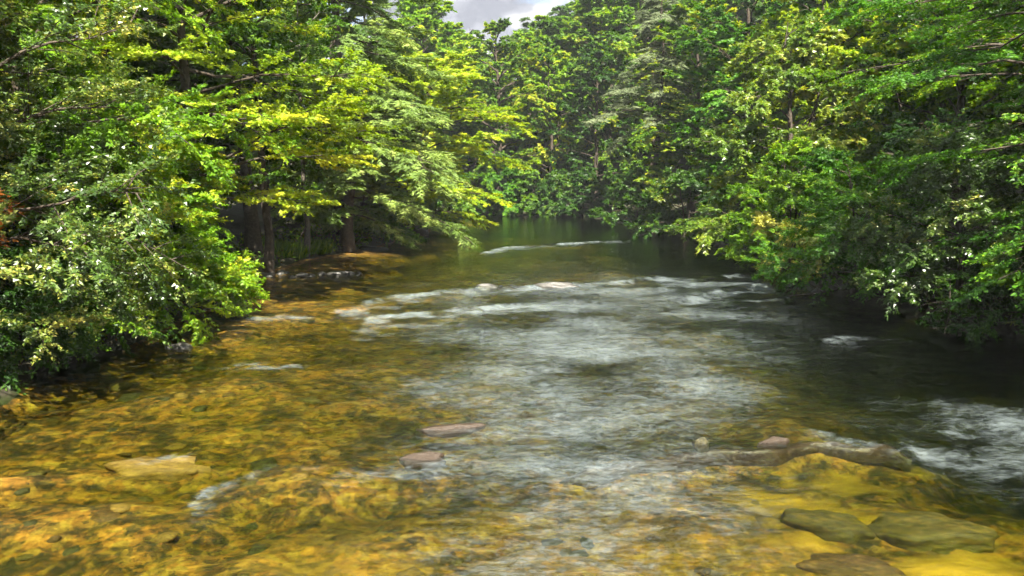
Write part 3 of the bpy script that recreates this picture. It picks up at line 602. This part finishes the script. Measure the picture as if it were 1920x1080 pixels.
# ---- woodland behind, copies of a few kinds
far_kinds = [tree_parts(100 + q, H=18, R=4.8, tr=.26, base=.12, mat=mt, nl=32, ns=11, nt=8, nf=19, leaf=(.25, .16), flat=.5, tint=(tn, .26), limbr=.06, tri=True)
             for q, (mt, tn) in enumerate([('green', .6), ('bright', .68), ('yellow', .5), ('green', .4), ('bright', .5)])]
far_kinds.append(tree_parts(110, **{**HEM, 'H': 21, 'R': 4.6, 'mat': 'hem_dark', 'nl': 36, 'ns': 11, 'nt': 7, 'nf': 9, 'leaf': (.5, .10), 'tri': True}))
GROUPS = {
 'l': (' crowded in the woodland behind the left bank trees', 'woodland trees behind the left bank'),
 'r': (' crowded in the woodland on the slope behind the right bank', 'woodland trees behind the right bank'),
 'h': (' on the wooded hill beyond the bend', 'trees on the wooded hill beyond the bend')}
rng = np.random.RandomState(77)
def scatter(tag, spots):
    for x, y, kind, sc in spots:
        look = ['mid green leafy tree', 'light green leafy tree', 'yellow-green leafy tree', 'deep green leafy tree', 'fresh green leafy tree', 'dark conical hemlock'][kind]
        plant(far_kinds[kind], 'hemlock_tree' if kind == 5 else 'woodland_tree', look + GROUPS[tag][0], 'tree', x, y, rng.rand() * 6.28, sc, GROUPS[tag][1])
S = []
for y in (17, 22, 28, 34, 41, 48, 56, 65): S.append((-17.5 - rng.rand() * 3, y + rng.uniform(-1.5, 1.5), [0, 3, 1, 5][rng.randint(4)], rng.uniform(.8, 1.05)))
for y in (26, 37, 48, 60): S.append((-25 - rng.rand() * 4, y + rng.uniform(-2, 2), rng.randint(6), rng.uniform(.85, 1.1)))
S += [(-16.5, 70, 0, 1.35), (-19.5, 62, 1, 1.35), (-23, 40, 0, 1.25), (-16.2, 31, 3, 1.15)]
scatter('l', S)
S = []
for y in (20, 26, 31, 38, 46, 54, 62, 70, 77): S.append((21.5 + rng.rand() * 3, y + rng.uniform(-1.5, 1.5), [0, 3, 4, 5][rng.randint(4)], rng.uniform(.85, 1.05)))
for y in (32, 42, 53, 64, 74): S.append((29 + rng.rand() * 4, y + rng.uniform(-2, 2), rng.randint(6), rng.uniform(.85, 1.1)))
S += [(26.5, 58, 0, 1.4), (30, 47, 4, 1.3)]
scatter('r', S)
S = []
for y in (88, 97, 107, 118, 130, 144):
    x = -16 if y < 100 else -22
    while x < 34 + (y - 88) * .3:
        xx, yy = x + rng.uniform(-1.5, 1.5), y + rng.uniform(-3, 3)
        px = 960 + xx / yy * F_PX; lim = np.interp(px, [700, 760, 835, 850, 900, 960, 1000, 1035, 1070, 1300], [-120, -90, -20, 76, 72, 58, 46, 26, -8, -150])
        zb = gz(xx, yy); sc = rng.uniform(.85, 1.15)
        if px > 760 and y > 90:
            hmax = CAM_H + yy * (325 - lim) / F_PX - zb
            sc = min(hmax / 18.5 * rng.uniform(.86, 1.0), 1.45)
        if sc > .42 and not (y < 90 and -9 < xx < 11): S.append((xx, yy, rng.choice([0, 1, 2, 4, 4, 1, 3, 5]), sc))
        x += 5.6
scatter('h', S)

# ------------------------------------------------------------------ logs and branches
def branch(name, label, pts, r0, r1, mat=BARK, cat='branch', twigs=0, seed=0):
    rg = np.random.RandomState(seed); P = np.array([np.array(q, float) for q in pts])
    s = np.linspace(0, 1, len(P)); s2 = np.linspace(0, 1, 14)
    C = np.stack([np.interp(s2, s, P[:, c]) for c in range(3)], 1)
    C[1:-1] += rg.randn(12, 3) * r0 * .35
    o = thing(name, label, cat, C[0]); g = Geo(); g.tube(C - C[0], r0 + (r1 - r0) * s2, 8 if r0 > .05 else 5)
    # close both ends
    link('stem', g.mesh('stem', mat), o)
    for q in range(twigs):
        k = rg.randint(4, 13); d = rg.randn(3) * np.array([1, 1, .5]) + np.array([0, 0, .15]); d /= np.linalg.norm(d); L_ = rg.uniform(.4, 1.0)
        a = np.linspace(0, 1, 5)[:, None]; g = Geo()
        g.tube(C[k] - C[0] + d * a * L_ + np.array([0, 0, -.25]) * a ** 2 * L_, r1 * .8 * (1 - a[:, 0] * .8), 4); link('twig', g.mesh('twig', mat), o)
    return o
a, b = unproject(1200, 441), unproject(1305, 428)
branch('fallen_log', 'dark fallen log slanting into the water from the right bank', [(a.x, a.y, -.1), ((a.x + b.x) / 2, (a.y + b.y) / 2, .28), (b.x + 1.5, b.y, .75)], .16, .26, BARK_G, 'log', 2, 3)
a, b = unproject(0, 690), unproject(95, 676)
branch('fallen_log', 'pale sunken log in black shade at the left edge', [(a.x - 1.5, a.y - .3, .12), (a.x, a.y, .14), (b.x, b.y, .06)], .10, .07, BARK_G, 'log', 0, 4)
a, b = unproject(1480, 556), unproject(1600, 548)
branch('fallen_branch', 'thin bare branch lying on the water under the right bank bushes', [(a.x, a.y, .02), ((a.x + b.x) / 2, (a.y + b.y) / 2, .07), (b.x + .6, b.y + .2, .35)], .02, .05, BARK_G, 'branch', 2, 5)
a = unproject(560, 478)
branch('dead_branch', 'pale crooked dead branch leaning on the grassy left bank', [(a.x - .8, a.y, .2), (a.x, a.y, .8), (a.x + .6, a.y, 1.7)], .06, .03, BARK_G, 'branch', 2, 6)
for q, (px, py, lab) in enumerate([(1790, 600, 'bare pale twigs hanging from the laurel to the water at right'), (1545, 520, 'leaning bare stem under the deep green bush on the right')]):
    a = unproject(px, py + 40)
    branch('dead_branch', lab, [(a.x + .2, a.y + .8, 1.6), (a.x + .1, a.y + .5, .8), (a.x - .3, a.y, .15)], .016, .007, BARK, 'branch', 6, 9 + q)

# ------------------------------------------------------------------ grass and undergrowth
def patch(name, label, pts, n_per, length, width, mat, upright, group=None, spread=.6, seed=0, kind='stuff', cat='grass'):
    rg = np.random.RandomState(seed); B = []
    for (x, y) in pts: B.append(np.stack([x + rg.randn(n_per) * spread, y + rg.randn(n_per) * spread], 1))
    B = np.concatenate(B); d = bank_dist(B[:, 0], B[:, 1]); B = B[d > .25]; n = len(B)
    z = np.maximum(ground_z(B[:, 0], B[:, 1]), -.05) + rg.rand(n) * (.05 if upright > .8 else .5)
    A = rg.randn(n, 3) * (1.2 - upright); A[:, 2] += upright
    Nn = norm(rg.randn(n, 3) * .6 + (np.array([0, -.8, .2]) if upright > .8 else np.array([0, 0, 1.])))
    lz = rg.uniform(.6, 1.2, n)
    me = leaves_mesh(name, np.column_stack([B, z]), A, Nn, length * lz, width * lz, rg.rand(n) * .8 + .1, LM[mat], .05, .25)
    o = link(name, me, label=label, category=cat)
    if kind: o['kind'] = kind
    return o
g1 = unproject(540, 492); g2 = unproject(590, 484)
patch('grass', 'bright green grass tufts on the sunny left bank', [(g1.x + .35 * q, g1.y + .6 + .3 * q) for q in range(-2, 3)] + [(g2.x + .3 * q, g2.y + .8) for q in range(-1, 3)], 420, .65, .035, 'grass', 1.0, spread=.38, seed=1)
yy = np.linspace(10, 76, 150)
patch('undergrowth', 'low leafy undergrowth along the left bank', [(left_x(v) - .4 - 5.5 * (q % 5) / 5, v) for q, v in enumerate(yy)], 70, .22, .12, 'green', .4, spread=.7, seed=2, cat='undergrowth')
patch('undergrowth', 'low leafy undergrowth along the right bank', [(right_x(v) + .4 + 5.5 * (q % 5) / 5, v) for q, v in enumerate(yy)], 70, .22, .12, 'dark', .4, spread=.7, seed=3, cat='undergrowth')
patch('leaf_litter', 'dead brown leaves strewn on the left bank soil', [(left_x(v) - .3 - 4 * (q % 4) / 4, v) for q, v in enumerate(yy)], 40, .10, .07, 'litter', .15, spread=.8, seed=4, cat='leaf litter')

# ------------------------------------------------------------------ the air of the valley
m, t = new_mat('valley air'); L = t.links.new
pv = N(t, 'ShaderNodeVolumePrincipled', i_Density=.0004, i_Anisotropy=.2); pv.inputs['Color'].default_value = (.88, .94, 1.0, 1)
o = N(t, 'ShaderNodeOutputMaterial'); L(pv.outputs[0], o.inputs['Volume'])
hv = np.array([(a, b, c) for c in (-5.5, 90) for b in (-70, 420) for a in (-320, 320)], float)
hf = np.array([(0, 2, 3, 1), (4, 5, 7, 6), (0, 1, 5, 4), (2, 6, 7, 3), (0, 4, 6, 2), (1, 3, 7, 5)])
link('haze', mesh_np('haze', hv, hf, m), kind='stuff', label='thin pale summer haze filling the valley', category='haze')
print('LEAF TRIS', NLEAF[0], 'TOTAL TRIS', sum(len(me.polygons) * (1 if me.polygons and me.polygons[0].loop_total == 3 else 2) for me in bpy.data.meshes))
